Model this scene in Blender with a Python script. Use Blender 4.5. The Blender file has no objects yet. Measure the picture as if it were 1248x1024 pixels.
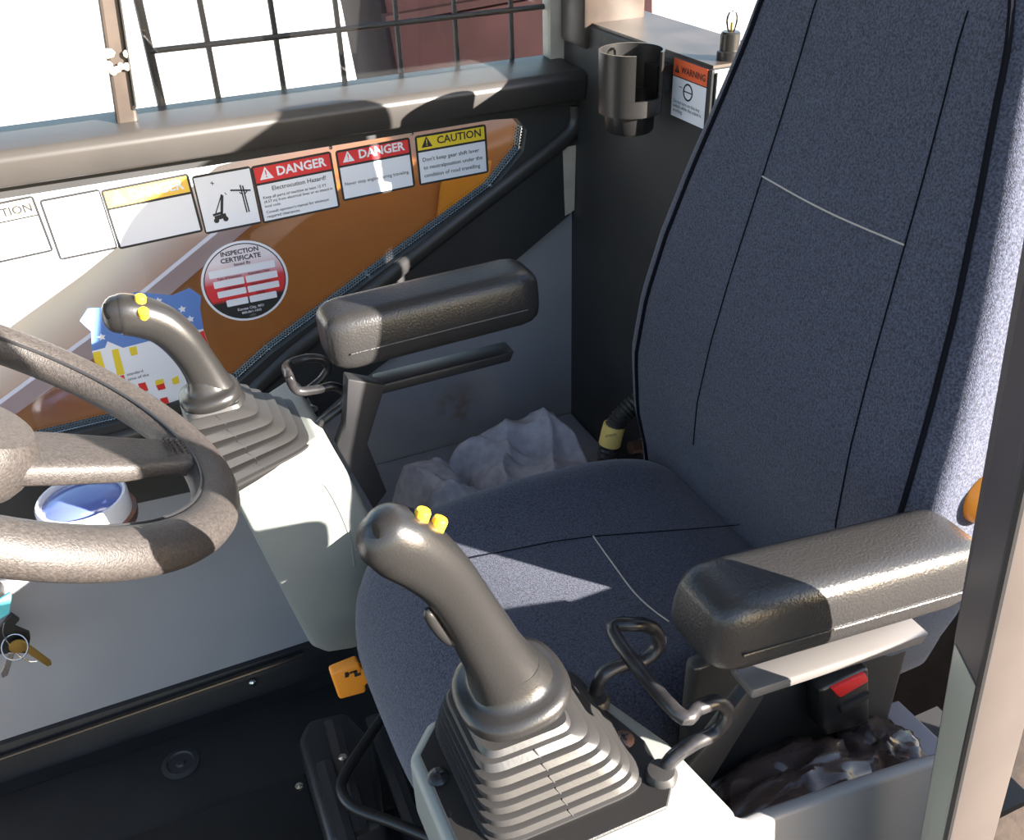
import bpy, bmesh, math, random
from mathutils import Vector, Matrix, noise
random.seed(4)
S = bpy.context.scene
COL = S.collection
PI = math.pi
V = Vector

# ---------------------------------------------------------------- camera
F = 1160.0
CAM = V((0, 0, 1.3))
ax = V((3900 - 624, -360 - 512, F)).normalized()          # cab length axis in camera space
dn = V((690 - 624, 2300 - 512, F)).normalized()           # straight down in camera space
az = -dn
az = (az - ax * az.dot(ax)).normalized()
ay = az.cross(ax)
RW = Matrix((ax, ay, az))                                 # camera space -> world
cam = bpy.data.cameras.new('camera')
cam.sensor_width = 36
cam.lens = F / 1248 * 36
cam.clip_start = 0.02
camo = bpy.data.objects.new('camera', cam)
COL.objects.link(camo)
rt, up, bk = RW @ V((1, 0, 0)), RW @ V((0, -1, 0)), RW @ V((0, 0, -1))
camo.matrix_world = Matrix(((rt.x, up.x, bk.x, CAM.x), (rt.y, up.y, bk.y, CAM.y), (rt.z, up.z, bk.z, CAM.z), (0, 0, 0, 1)))
S.camera = camo

# ---------------------------------------------------------------- light
SUN_DIR = V((-0.62, 0.72, -0.32)).normalized()
w = bpy.data.worlds.new('sky')
S.world = w
w.use_nodes = True
nt = w.node_tree
bgn = nt.nodes['Background']
sky = nt.nodes.new('ShaderNodeTexSky')
sky.sky_type = 'NISHITA'
sky.sun_disc = False
sky.sun_elevation = math.asin(-SUN_DIR.z)
sky.sun_rotation = math.atan2(-SUN_DIR.x, -SUN_DIR.y)
nt.links.new(sky.outputs[0], bgn.inputs[0])
bgn.inputs[1].default_value = 0.5
sun = bpy.data.lights.new('sun', 'SUN')
sun.energy = 42
sun.angle = 0.009
sun.color = (1, 0.92, 0.82)
suno = bpy.data.objects.new('sun', sun)
COL.objects.link(suno)
suno.location = (3, -5, 5)
suno.rotation_euler = SUN_DIR.to_track_quat('-Z', 'Y').to_euler()
S.view_settings.view_transform = 'Standard'
S.view_settings.look = 'None'
S.view_settings.exposure = 0.0
S.view_settings.gamma = 1
S.view_settings.use_curve_mapping = False

# ---------------------------------------------------------------- helpers
def ray(px, py):
    return RW @ V(((px - 624) / F, (py - 512) / F, 1))

def P(px, py, X=None, Y=None, Z=None):
    d = ray(px, py)
    if X is not None: t = (X - CAM.x) / d.x
    elif Y is not None: t = (Y - CAM.y) / d.y
    else: t = (Z - CAM.z) / d.z
    return CAM + d * t

def mpp(p):            # metres per photo pixel at a world point
    return (RW.transposed() @ (V(p) - CAM)).z / F

MATS = {}
def mat(name, col, rough=0.5, metal=0.0, noise_amt=0.0, noise_scale=30, bump=0.0, bump_scale=200, spec=0.5, sheen=0.0, col2=None, coat=0.0):
    if name in MATS: return MATS[name]
    m = bpy.data.materials.new(name)
    m.use_nodes = True
    n, l = m.node_tree.nodes, m.node_tree.links
    b = n['Principled BSDF']
    b.inputs['Base Color'].default_value = (*col, 1)
    b.inputs['Roughness'].default_value = rough
    b.inputs['Metallic'].default_value = metal
    b.inputs['Specular IOR Level'].default_value = spec
    b.inputs['Coat Weight'].default_value = coat
    if sheen:
        b.inputs['Sheen Weight'].default_value = sheen
        b.inputs['Sheen Roughness'].default_value = 0.4
    tc = n.new('ShaderNodeTexCoord')
    if noise_amt or col2:
        t = n.new('ShaderNodeTexNoise')
        t.inputs['Scale'].default_value = noise_scale
        t.inputs['Detail'].default_value = 6
        l.new(tc.outputs['Object'], t.inputs['Vector'])
        r = n.new('ShaderNodeValToRGB')
        c2 = col2 if col2 else tuple(c * (1 - noise_amt) for c in col)
        c1 = col if col2 else tuple(min(1, c * (1 + noise_amt)) for c in col)
        r.color_ramp.elements[0].position = 0.35
        r.color_ramp.elements[1].position = 0.65
        r.color_ramp.elements[0].color = (*c2, 1)
        r.color_ramp.elements[1].color = (*c1, 1)
        l.new(t.outputs['Fac'], r.inputs[0])
        l.new(r.outputs[0], b.inputs['Base Color'])
    if bump:
        t = n.new('ShaderNodeTexNoise')
        t.inputs['Scale'].default_value = bump_scale
        t.inputs['Detail'].default_value = 3
        l.new(tc.outputs['Object'], t.inputs['Vector'])
        bp = n.new('ShaderNodeBump')
        bp.inputs['Strength'].default_value = bump
        bp.inputs['Distance'].default_value = 0.002
        l.new(t.outputs['Fac'], bp.inputs['Height'])
        l.new(bp.outputs[0], b.inputs['Normal'])
    MATS[name] = m
    return m

def clear_mat(name, tint, fres=1.5, rough=0.0, opaque=None, mixf=0.0, bump=0):
    m = bpy.data.materials.new(name)
    m.use_nodes = True
    n, l = m.node_tree.nodes, m.node_tree.links
    n.remove(n['Principled BSDF'])
    tr = n.new('ShaderNodeBsdfTransparent'); tr.inputs[0].default_value = (*tint, 1)
    gl = n.new('ShaderNodeBsdfGlossy'); gl.inputs['Roughness'].default_value = rough
    fr = n.new('ShaderNodeFresnel'); fr.inputs[0].default_value = fres
    mx = n.new('ShaderNodeMixShader')
    l.new(fr.outputs[0], mx.inputs[0]); l.new(gl.outputs[0], mx.inputs[2])
    src = tr.outputs[0]
    if opaque:
        df = n.new('ShaderNodeBsdfDiffuse'); df.inputs[0].default_value = (*opaque, 1)
        m2 = n.new('ShaderNodeMixShader'); m2.inputs[0].default_value = mixf
        l.new(tr.outputs[0], m2.inputs[1]); l.new(df.outputs[0], m2.inputs[2])
        src = m2.outputs[0]
    l.new(src, mx.inputs[1])
    l.new(mx.outputs[0], n['Material Output'].inputs[0])
    MATS[name] = m
    return m

void = mat('dark recess', (.004, .004, .004), 1.0, spec=0.0)
fabric = mat('seat fabric', (0.047, 0.053, 0.08), 0.9, noise_amt=0.5, noise_scale=500, bump=0.5, bump_scale=900, spec=0.2, sheen=0.3)
piping_m = mat('piping', (0.006, 0.0065, 0.01), 0.9, spec=0.05)
thread = mat('thread', (0.4, 0.37, 0.34), 0.9, spec=0.1)
blackp = mat('black plastic', (0.014, 0.0135, 0.0135), 0.3, bump=0.08, bump_scale=700)
rubber = mat('black rubber', (0.026, 0.025, 0.025), 0.4, bump=0.05, bump_scale=300)
leather = mat('black vinyl', (0.022, 0.021, 0.021), 0.3, bump=0.25, bump_scale=450)
blackm = mat('black painted steel', (0.016, 0.016, 0.018), 0.4, noise_amt=0.2, noise_scale=12)
matteb = mat('matte black panel', (0.02, 0.02, 0.021), 0.6, noise_amt=0.2, noise_scale=8)
floorm = mat('black floor mat', (0.011, 0.011, 0.011), 0.6, noise_amt=0.3, noise_scale=9)
greyw = mat('grey wall panel', (0.25, 0.25, 0.27), 0.45, noise_amt=0.06, noise_scale=5)
console_m = mat('pale grey plastic', (0.2, 0.213, 0.2), 0.45, noise_amt=0.04, noise_scale=9, bump=0.05, bump_scale=800)
sillm = mat('dark grey metal', (0.034, 0.031, 0.029), 0.45, 0.0, noise_amt=0.1, noise_scale=10)
brownm = mat('brown grey pillar', (0.05, 0.038, 0.031), 0.4, 0.0, noise_amt=0.3, noise_scale=14)
postm = mat('post paint', (0.06, 0.05, 0.046), 0.4, 0.0, noise_amt=0.1, noise_scale=12)
posti = mat('post inner paint', (0.06, 0.05, 0.053), 0.4, 0.1, noise_amt=0.1, noise_scale=12)
wheelm = mat('wheel polyurethane', (0.035, 0.03, 0.028), 0.5, noise_amt=0.3, noise_scale=400, bump=0.35, bump_scale=700)
steel = mat('steel', (0.6, 0.58, 0.55), 0.25, 1.0)
steel2 = mat('worn black edge', (.06, .05, .045), .25, .6)
brass = mat('brass', (0.65, 0.42, 0.13), 0.3, 1.0)
rusty = mat('rusty steel', (0.28, 0.12, 0.07), 0.5, 0.6, col2=(0.16, 0.13, 0.12), noise_scale=120)
barm = mat('black bar with wear', (0.025, 0.024, 0.026), 0.28, 0.2, noise_amt=0.5, noise_scale=60)
yellow = mat('yellow button', (0.85, 0.48, 0.02), 0.4)
orangep = mat('orange plastic', (0.8, 0.27, 0.02), 0.45)
red = mat('red plastic', (0.62, 0.02, 0.02), 0.4)
signred = mat('sign red', (0.62, 0.03, 0.035), 0.45)
signyel = mat('sign yellow', (0.72, 0.53, 0.03), 0.45)
signglare = mat('sign sun glare yellow', (0.8, 0.5, 0.08), 0.45)  # header colour with the washout of direct sun put in
signor = mat('sign orange', (0.75, 0.12, 0.04), 0.45)
white = mat('sign white', (0.72, 0.73, 0.78), 0.4)
ink = mat('sign ink', (0.02, 0.02, 0.025), 0.5)
signk = mat('sign border', (0.02, 0.02, 0.022), 0.4)
blue = mat('sticker blue', (0.10, 0.2, 0.5), 0.45)
ragm = mat('grey cloth', (0.3, 0.305, 0.35), 0.95, noise_amt=0.15, noise_scale=60, bump=0.4, bump_scale=900, spec=0.1)
tapem = mat('beige tape', (0.42, 0.37, 0.31), 0.7, noise_amt=0.1)
teal = mat('teal tag', (0.1, 0.45, 0.5), 0.4)
craneor = mat('crane orange paint', (0.50, 0.165, 0.03), 0.35, noise_amt=0.12, noise_scale=3)
maroon = mat('crane maroon paint', (0.012, 0.004, 0.0045), 0.8, noise_amt=0.3, noise_scale=5, spec=0.1)
gravel = mat('brown gravel', (0.055, 0.038, 0.028), 0.95, col2=(0.025, 0.017, 0.013), noise_scale=14, bump=0.8, bump_scale=40)
concrete = mat('pale concrete', (0.75, 0.73, 0.71), 0.9, noise_amt=0.07, noise_scale=2)
gauge_face = mat('gauge face', (0.12, 0.16, 0.42), 0.12, coat=0.6)
gauge_w = mat('gauge bezel', (0.7, 0.7, 0.74), 0.25)
glass = clear_mat('window glass', (0.93, 0.95, 0.95))
bulbg = clear_mat('bulb glass', (0.95, 0.93, 0.88))
bagm = clear_mat('plastic film', (0.8, 0.72, 0.68), 1.5, 0.15, (0.15, 0.11, 0.1), 0.4)

ORG = {}
def empty(name, loc, label=None, cat=None, group=None, parent=None):
    o = bpy.data.objects.new(name, None)
    o.empty_display_size = 0.03
    COL.objects.link(o)
    o.location = loc
    ORG[o] = V(loc)
    tag(o, label, cat, group)
    return o

def tag(o, label=None, cat=None, group=None, kind=None):
    if label: o['label'] = label
    if cat: o['category'] = cat
    if group: o['group'] = group
    if kind: o['kind'] = kind
    return o

def obj(name, geo, m, parent=None, smooth=False, auto=None):
    vs, fs = geo
    vs = [V(v) for v in vs]
    me = bpy.data.meshes.new(name)
    lo = V([min(v[i] for v in vs) for i in range(3)])
    hi = V([max(v[i] for v in vs) for i in range(3)])
    org = V(((lo.x + hi.x) / 2, (lo.y + hi.y) / 2, lo.z))
    me.from_pydata([v - org for v in vs], [], fs)
    bm = bmesh.new(); bm.from_mesh(me)
    bmesh.ops.recalc_face_normals(bm, faces=bm.faces)
    if smooth:
        lim = math.radians(auto or 40)
        for f in bm.faces: f.smooth = True
        for e in bm.edges:
            if len(e.link_faces) == 2 and e.calc_face_angle(0) > lim: e.smooth = False
    bm.to_mesh(me); bm.free()
    o = bpy.data.objects.new(name, me)
    me.materials.append(m)
    COL.objects.link(o)
    ORG[o] = org
    if parent:
        o.parent = parent
        o.location = org - ORG[parent]
    else:
        o.location = org
    return o

def struct(name, geo, m, label=None, parent=None, **k):
    o = obj(name, geo, m, parent, **k)
    o['kind'] = 'structure'
    if label: o['label'] = label
    return o

def join(*gs):
    vs, fs = [], []
    for g in gs:
        k = len(vs)
        vs += [V(v) for v in g[0]]
        fs += [tuple(i + k for i in f) for f in g[1]]
    return vs, fs

def from_bm(bm):
    bm.verts.index_update()
    g = ([v.co.copy() for v in bm.verts], [tuple(v.index for v in f.verts) for f in bm.faces])
    bm.free()
    return g

def bev(geo, r, seg=2):
    me = bpy.data.meshes.new('tmp'); me.from_pydata(geo[0], [], geo[1])
    bm = bmesh.new(); bm.from_mesh(me); bpy.data.meshes.remove(me)
    bmesh.ops.recalc_face_normals(bm, faces=bm.faces)
    es = [e for e in bm.edges if len(e.link_faces) == 2 and e.calc_face_angle(0) > 0.5]
    bmesh.ops.bevel(bm, geom=es, offset=r, segments=seg, profile=0.5, affect='EDGES', clamp_overlap=True)
    return from_bm(bm)

def box(lo, hi, r=0.0, seg=2):
    (x0, y0, z0), (x1, y1, z1) = lo, hi
    vs = [V(p) for p in ((x0, y0, z0), (x1, y0, z0), (x1, y1, z0), (x0, y1, z0), (x0, y0, z1), (x1, y0, z1), (x1, y1, z1), (x0, y1, z1))]
    g = (vs, [(0, 3, 2, 1), (4, 5, 6, 7), (0, 1, 5, 4), (1, 2, 6, 5), (2, 3, 7, 6), (3, 0, 4, 7)])
    return bev(g, r, seg) if r else g

def prism(pts, off, r=0.0, seg=2):
    n = len(pts); off = V(off)
    vs = [V(p) for p in pts] + [V(p) + off for p in pts]
    fs = [tuple(range(n)), tuple(range(2 * n - 1, n - 1, -1))] + [(i, (i + 1) % n, n + (i + 1) % n, n + i) for i in range(n)]
    return bev((vs, fs), r, seg) if r else (vs, fs)

def ring(outer, inner, off):
    n = len(outer); off = V(off)
    vs = [V(p) for p in outer] + [V(p) for p in inner] + [V(p) + off for p in outer] + [V(p) + off for p in inner]
    fs = []
    for i in range(n):
        j = (i + 1) % n
        fs += [(i, j, n + j, n + i), (2 * n + i, 3 * n + i, 3 * n + j, 2 * n + j), (i, 2 * n + i, 2 * n + j, j), (n + i, n + j, 3 * n + j, 3 * n + i)]
    return vs, fs

def loft(rings, cap=True, closed=False):
    n = len(rings[0]); vs, fs = [], []
    for r in rings: vs += [V(p) for p in r]
    m = len(rings)
    for k in range(m if closed else m - 1):
        a, b = k * n, ((k + 1) % m) * n
        for i in range(n):
            j = (i + 1) % n
            fs.append((a + i, a + j, b + j, b + i))
    if cap and not closed:
        fs.append(tuple(range(n - 1, -1, -1)))
        fs.append(tuple((m - 1) * n + i for i in range(n)))
    return vs, fs

def smooth_path(pts, k=6, closed=False):
    pts = [V(p) for p in pts]; n = len(pts); out = []
    for i in range(n if closed else n - 1):
        p0 = pts[(i - 1) % n] if closed or i > 0 else pts[0] * 2 - pts[1]
        p1, p2 = pts[i], pts[(i + 1) % n]
        p3 = pts[(i + 2) % n] if closed or i + 2 < n else p2 * 2 - p1
        for s in range(k):
            t = s / k
            out.append(0.5 * ((2 * p1) + (p2 - p0) * t + (2 * p0 - 5 * p1 + 4 * p2 - p3) * t * t + (3 * p1 - p0 - 3 * p2 + p3) * t ** 3))
    if not closed: out.append(pts[-1])
    return out

def tube(path, r, n=12, closed=False, r2=None, upv=None, exp=1.0):
    path = [V(p) for p in path]; m = len(path); rings = []
    nrm = None
    for i in range(m):
        a = path[i - 1] if closed or i > 0 else path[0]
        b = path[(i + 1) % m] if closed or i < m - 1 else path[-1]
        t = (b - a).normalized()
        if upv is not None:
            nrm = V(upv)
        elif nrm is None:
            nrm = V((0, 0, 1)) if abs(t.z) < 0.8 else V((1, 0, 0))
        nrm = (nrm - t * nrm.dot(t)).normalized()
        bi = t.cross(nrm)
        ra = r[i] if isinstance(r, (list, tuple)) else r
        rb = (r2[i] if isinstance(r2, (list, tuple)) else r2) if r2 is not None else ra
        rg = []
        for q in range(n):
            c, s = math.cos(2 * PI * q / n), math.sin(2 * PI * q / n)
            c = math.copysign(abs(c) ** exp, c); s = math.copysign(abs(s) ** exp, s)
            rg.append(path[i] + bi * (c * ra) + nrm * (s * rb))
        rings.append(rg)
    return loft(rings, closed=closed)

def frame_of(axis):
    a = V(axis).normalized()
    u = V((1, 0, 0)) if abs(a.x) < 0.8 else V((0, 1, 0))
    u = (u - a * u.dot(a)).normalized()
    return u, a.cross(u), a

def lathe(prof, base, axis=(0, 0, 1), n=24, exp=1.0, sx=1.0, sy=1.0):
    u, v, a = frame_of(axis); base = V(base); rings = []
    for r, h in prof:
        rg = []
        for q in range(n):
            c, s = math.cos(2 * PI * q / n), math.sin(2 * PI * q / n)
            c = math.copysign(abs(c) ** exp, c); s = math.copysign(abs(s) ** exp, s)
            rg.append(base + u * (c * r * sx) + v * (s * r * sy) + a * h)
        rings.append(rg)
    return loft(rings)

def text_geo(body, O, U, Vv, N, width=None, size=None, bold=0.0, depth=0.0002, align='LEFT'):
    cu = bpy.data.curves.new('t', 'FONT')
    cu.body = body; cu.size = 1; cu.offset = bold; cu.resolution_u = 2; cu.align_x = 'LEFT'; cu.space_line = 1.05
    o = bpy.data.objects.new('t', cu); COL.objects.link(o)
    bpy.context.view_layer.update()
    me = bpy.data.meshes.new_from_object(o.evaluated_get(bpy.context.evaluated_depsgraph_get()))
    vs = [v.co.copy() for v in me.vertices]; fs = [tuple(p.vertices) for p in me.polygons]
    bpy.data.objects.remove(o); bpy.data.curves.remove(cu); bpy.data.meshes.remove(me)
    x0 = min(v.x for v in vs); x1 = max(v.x for v in vs)
    k = width / (x1 - x0) if width else size
    return [V(O) + V(U) * ((v.x - x0) * k) + V(Vv) * (v.y * k) + V(N) * depth for v in vs], fs

# ================================================================ the setting
WY = 1.26
floor = struct('floor', box((-1.0, 0.3, -0.03), (0.9, 1.3, 0.0)), floorm)
struct('ceiling', box((-1.0, 0.12, 2.0), (0.95, 1.34, 2.05), 0.01), greyw)

# window outline on the side wall (photo points turned to wall points)
inner_px = [(-250, 285), (0, 243), (300, 195), (600, 146), (630, 144), (642, 158), (638, 185), (600, 232), (450, 342), (330, 432), (290, 468), (150, 515), (0, 551), (-250, 612)]
outer_px = [(-250, 272), (0, 230), (300, 183), (600, 135), (670, 124), (706, 119), (700, 190), (694, 262), (600, 342), (420, 480), (330, 560), (240, 598), (0, 650), (-250, 705)]
inner = [P(x, y, Y=WY - 0.012) for x, y in inner_px]
outer = [P(x, y, Y=WY - 0.012) for x, y in outer_px]
XR = 0.64                                                 # front face of the rear corner cabinet
lowpts = [V((p.x, WY, p.z)) for p in outer[7:]]
lowpts[0].x = XR
wall = struct('wall_right', prism([V((-1.0, WY, 0)), V((XR, WY, 0))] + lowpts + [V((-1.0, WY, lowpts[-1].z))], (0, 0.03, 0)), greyw)
struct('trim_1', ring(outer, inner, (0, 0.035, 0)), matteb, 'matte black surround of the slanted lower window')
win = struct('window_1', prism([p + V((0, 0.014, 0)) for p in inner], (0, 0.004, 0)), glass, 'slanted lower side window pane')
seal_px = [(704, 128), (703, 150), (688, 170), (640, 208), (560, 270), (450, 358), (360, 430), (322, 465), (290, 490), (200, 520), (118, 543), (0, 577), (-200, 632)]
struct('seal', tube(smooth_path([P(x, y, Y=WY - 0.014) for x, y in seal_px], 5), 0.0125, 10, r2=0.007, upv=(0, 1, 0)), rubber, parent=win, smooth=True)
wm = greyw.copy(); wm.name = 'grey wall panel with rust smudges'
wall.data.materials[0] = wm
n_, l_ = wm.node_tree.nodes, wm.node_tree.links
bs = n_['Principled BSDF']; src = bs.inputs['Base Color'].links[0].from_socket
tcn = n_.new('ShaderNodeTexCoord'); sc_ = P(550, 500, Y=WY) - ORG[wall]
sub = n_.new('ShaderNodeVectorMath'); sub.operation = 'DISTANCE'; sub.inputs[1].default_value = sc_
l_.new(tcn.outputs['Object'], sub.inputs[0])
mr = n_.new('ShaderNodeMapRange'); mr.inputs['From Min'].default_value = .075; mr.inputs['From Max'].default_value = .01
l_.new(sub.outputs['Value'], mr.inputs['Value'])
nz = n_.new('ShaderNodeTexNoise'); nz.inputs['Scale'].default_value = 28; nz.inputs['Detail'].default_value = 5
l_.new(tcn.outputs['Object'], nz.inputs['Vector'])
mr2 = n_.new('ShaderNodeMapRange'); mr2.inputs['From Min'].default_value = .48; mr2.inputs['From Max'].default_value = .7
l_.new(nz.outputs['Fac'], mr2.inputs['Value'])
ml = n_.new('ShaderNodeMath'); ml.operation = 'MULTIPLY'
l_.new(mr.outputs[0], ml.inputs[0]); l_.new(mr2.outputs[0], ml.inputs[1])
mx_ = n_.new('ShaderNodeMixRGB'); mx_.inputs[2].default_value = (.2, .13, .09, 1)
l_.new(ml.outputs[0], mx_.inputs[0]); l_.new(src, mx_.inputs[1]); l_.new(mx_.outputs[0], bs.inputs['Base Color'])
# frit: dots in rows along the glass edge, joined
dots = []
dm_v, dm_f = [], []
edge = smooth_path([V((p.x, WY - 0.0005, p.z)) for p in inner[5:]], 1)
cen = V((0.0, WY, 0.85))
acc = 0
for i in range(len(edge) - 1):
    a, b = edge[i], edge[i + 1]
    L = (b - a).length; d = (b - a).normalized(); nn = V((-d.z, 0, d.x))
    if nn.dot(cen - a) < 0: nn = -nn
    for row in range(5):
        st = 0.0042; rad = 0.0021 - row * 0.00033
        for q in range(int(L / st)):
            c = a + d * ((q + 0.5 * (row % 2)) * st) + nn * (0.001 + row * 0.0037)
            k = len(dm_v)
            dm_v += [c + V((math.cos(t) * rad, 0, math.sin(t) * rad)) for t in (0.5, 1.55, 2.6, 3.64, 4.7, 5.75)]
            dm_f.append(tuple(range(k, k + 6)))
fr = obj('frit_dots', (dm_v, dm_f), signk, win); fr['kind'] = 'stuff'

# sill beam between the two windows
a, b, b2, c = P(0, 153, Y=1.32), P(0, 184, Y=1.222), P(0, 196, Y=1.212), P(0, 231, Y=1.218)
sec = [(a.y, a.z), (b.y, b.z), (b2.y, b2.z), (c.y, c.z), (1.32, c.z)]
beam = struct('trim_2', bev(prism([V((-1.0, y, z)) for y, z in sec], (XR + 1.0, 0, 0)), 0.004, 2), sillm, 'dark grey metal sill beam under the upper window', smooth=True)
BZ = a.z
bl = [P(0, 184, Y=1.2215), P(0, 188, Y=1.2195)]
struct('window_2', box((-1.0, 1.292, BZ - 0.004), (XR, 1.297, 2.0)), glass, 'upper side window pane')

def lean_bar(name, px_l0, px_l1, px_r0, px_r1, y, th, m, lab):
    A, B, C_, D = P(*px_l0, Y=y), P(*px_l1, Y=y), P(*px_r0, Y=y), P(*px_r1, Y=y)
    ex = lambda lo, hi, z: lo + (hi - lo) * ((z - lo.z) / (hi.z - lo.z))
    q = [ex(B, A, BZ - 0.006), ex(D, C_, BZ - 0.006), ex(D, C_, 2.0), ex(B, A, 2.0)]
    return struct(name, prism(q, (0, th, 0), 0.004), m, lab)
mul = lean_bar('trim_3', (120, 0), (140, 135), (147, 0), (166, 131), 1.262, 0.028, brownm, 'brown grey window mullion')
A, B = P(152, 0, Y=1.258), P(171, 130, Y=1.258)
struct('glazing_strip', tube([B, B + (A - B) * 6.2], 0.006, 8), tapem, parent=mul, smooth=True)
mz = P(140, 75, Y=1.26)
sp = [mz + V((random.uniform(-.012, .02), -0.003, random.uniform(-.012, .012))) for _ in range(9)]
for p in sp:
    g = lathe([(0.0005, -.002), (random.uniform(.003, .006), 0), (0.0005, .002)], p, (0, 1, 0), 7, sx=random.uniform(.6, 1.5))
    obj('paint_splatter', g, tapem, mul)

# rear corner cabinet + rear pillar
ct = P(868, 85, X=XR)
YC, ZC = ct.y, ct.z
cab = struct('wall_rear', bev(box((XR, YC, 0), (0.752, WY + 0.03, ZC)), 0.004, 2), matteb, 'black rear corner cabinet behind the seat')
struct('cabinet_top', box((XR + 0.004, YC + 0.004, ZC), (0.748, WY + 0.02, ZC + 0.003)), brownm, parent=cab)
struct('cabinet_side', box((XR + 0.006, YC - 0.003, 0.3), (0.748, YC, ZC - 0.004)), console_m, parent=cab)
lt = P(897, 130, Y=YC)
struct('latch', join(box((lt.x - .012, YC - .006, lt.z - .02), (lt.x + .012, YC - .003, lt.z + .02), .001), box((lt.x - .007, YC - .008, lt.z - .014), (lt.x + .007, YC - .006, lt.z + .014))), blackm, parent=cab)
pc = P(712, 40, X=XR - .008)
pr = P(786, 40, Y=pc.y)
pl = V((0, 1.285, 0))
struct('trim_4', bev(box((pc.x, pc.y, ZC - 0.03), (pr.x, pl.y, 2.0)), 0.006, 2), brownm, 'brown grey rear pillar above the cabinet', smooth=True)
struct('trim_7', box((XR - 0.02, 1.29, BZ - 0.01), (XR + 0.004, 1.315, 2.0)), tapem, 'pale jamb of the upper window beside the rear pillar')
struct('trim_8', box((0.86, 0.5, -0.03), (0.88, WY + .03, 0.93)), mat('brown rear wall', (.045, .032, .03), .7, col2=(.022, .016, .016), noise_scale=25), 'low dark brown rear wall behind the seat')
struct('wall_left', box((0.558, 0.188, -0.03), (0.9, 0.2, 0.80), .003), sillm, 'low cab side panel behind the door post')

# ledge between seat and side wall, floor edge pieces
struct('trim_5', box((0.2, 0.935, 0), (XR, WY, 0.40), 0.006), greyw, 'grey ledge along the side wall beside the seat')
kz = P(190, 858, Y=WY).z
kick = struct('baseboard_right', prism([V((-1, 1.235, 0)), V((-1, 1.26, 0)), V((-1, 1.26, kz + .03)), V((-1, 1.25, kz + .03)), V((-1, 1.243, kz + .004))], (1.2, 0, 0)), blackm)
for (x0, y0, x1, y1, h) in ((0, 970, 370, 845, .010), (165, 1018, 360, 945, .02)):
    A, B = P(x0, y0, Z=h), P(x1, y1, Z=h)
    yy = (A.y + B.y) / 2
    struct('mat_panel', bev(box((-1.0, 0.3 if h > .015 else yy - 0.28, 0), (0.3 if h < .015 else P(372, 945, Z=h).x, yy, h)), .003, 2), floorm, parent=floor, smooth=True)
l0_, l1_ = P(0, 925, Y=1.236), P(370, 798, Y=1.236)
struct('edge_lip', tube([l0_ + (l0_ - l1_) * 1.2, l1_], .0035, 8), steel2, parent=kick, smooth=True)
p = P(308, 832, Y=1.238)
struct('screw', lathe([(.0075, 0), (.0075, .002), (.005, .005), (.001, .006)], p, (0, -1, 0), n=12), steel, parent=kick, smooth=True)
for x, y in ((345, 945),):
    p = P(x, y, Z=0.012)
    struct('screw', lathe([(.0075, 0), (.0075, .002), (.005, .005), (.001, .006)], (p.x, p.y, .0), n=12), steel, parent=floor, smooth=True)
p = P(220, 930, Z=0.012)
struct('drain_plug', lathe([(.03, 0), (.03, .004), (.022, .006), (.02, .003), (.008, .003), (.006, .006), (.001, .006)], (p.x, p.y, .008), n=24), matteb, parent=floor, smooth=True)

# door post (leaning) near the camera
PYn, PYf = 0.25, 0.29
def edge_line(p0, p1, Y):
    a, b = P(*p0, Y=Y), P(*p1, Y=Y)
    return lambda z: a + (b - a) * ((z - a.z) / (b.z - a.z))
le = edge_line((1120, 1024), (1180, 674), PYf)            # inner far edge
me_ = edge_line((1155, 1024), (1232, 674), PYn)           # edge turned to the camera
re_ = edge_line((1213, 1024), (1262, 800), PYn)           # outer edge
Z0, Z1 = -0.03, 2.0
quad = lambda z: [me_(z), me_(z) + V((re_(z).x * 0 + .052, 0, 0)), me_(z) + V((.052, PYf - PYn, 0)), le(z)]
post = struct('trim_6', bev(loft([quad(Z0), quad(Z1)]), 0.003, 2), postm, 'pinkish grey leaning door post', smooth=True)
struct('rubber_strip', tube([me_(.0) + V((-.001, 0, 0)), me_(1.98) + V((-.001, 0, 0))], 0.0026, 8), rubber, parent=post, smooth=True)
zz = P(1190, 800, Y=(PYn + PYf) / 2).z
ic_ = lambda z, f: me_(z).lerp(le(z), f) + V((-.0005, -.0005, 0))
struct('console_reflection', prism([ic_(.3, .12), ic_(zz - .004, .12), ic_(zz - .004, .93), ic_(.3, .93)], (-.0015, -.001, 0)), mat('post with console reflection', (.3, .3, .26), .35), parent=post)  # paler sheet puts the sunlit console's reflection into the post colour
struct('inner_cover', prism([ic_(zz, .1), ic_(1.98, .1), ic_(1.98, .95), ic_(zz, .95)], (-.002, -.001, 0)), posti, parent=post)

# ================================================================ outside
tag(obj('gravel_ground', box((-12, -14, -1.05), (14, 1.6, -1.0)), gravel), 'brown gravel ground below the cab door', 'ground', kind='structure')
tag(obj('concrete_yard', box((-30, 1.6, -1.06), (30, 40, -1.0)), concrete), 'pale sunlit concrete yard beyond the side windows', 'ground', kind='structure')
oy = 1.75
cr = [(300, 262), (500, 205), (720, 120), (760, 640), (-100, 680), (-300, 700), (-90, 560), (110, 415)]
cb = empty('mobile_crane', P(300, 600, Y=oy + .3), 'orange mobile crane with dark maroon boom beyond the side windows', 'crane')
obj('hood', bev(prism([P(x, y, Y=oy) for x, y in cr], (0, 0.35, 0)), 0.03, 3), craneor, cb, True)
bp = [(300, 255), (110, 412), (-90, 560), (-60, 562), (130, 425), (318, 265)]
obj('lit_chamfer', prism([P(x, y, Y=oy - .012) for x, y in bp], (0, 0.02, 0)), mat('lit chamfer pink', (0.62, 0.42, 0.4), 0.5), cb)  # pink strip puts the sunlit chamfer of the hood into colour
pn = [P(x, y, Y=oy - .01) for x, y in ((540, 214), (600, 196), (585, 300), (530, 300))]
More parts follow.
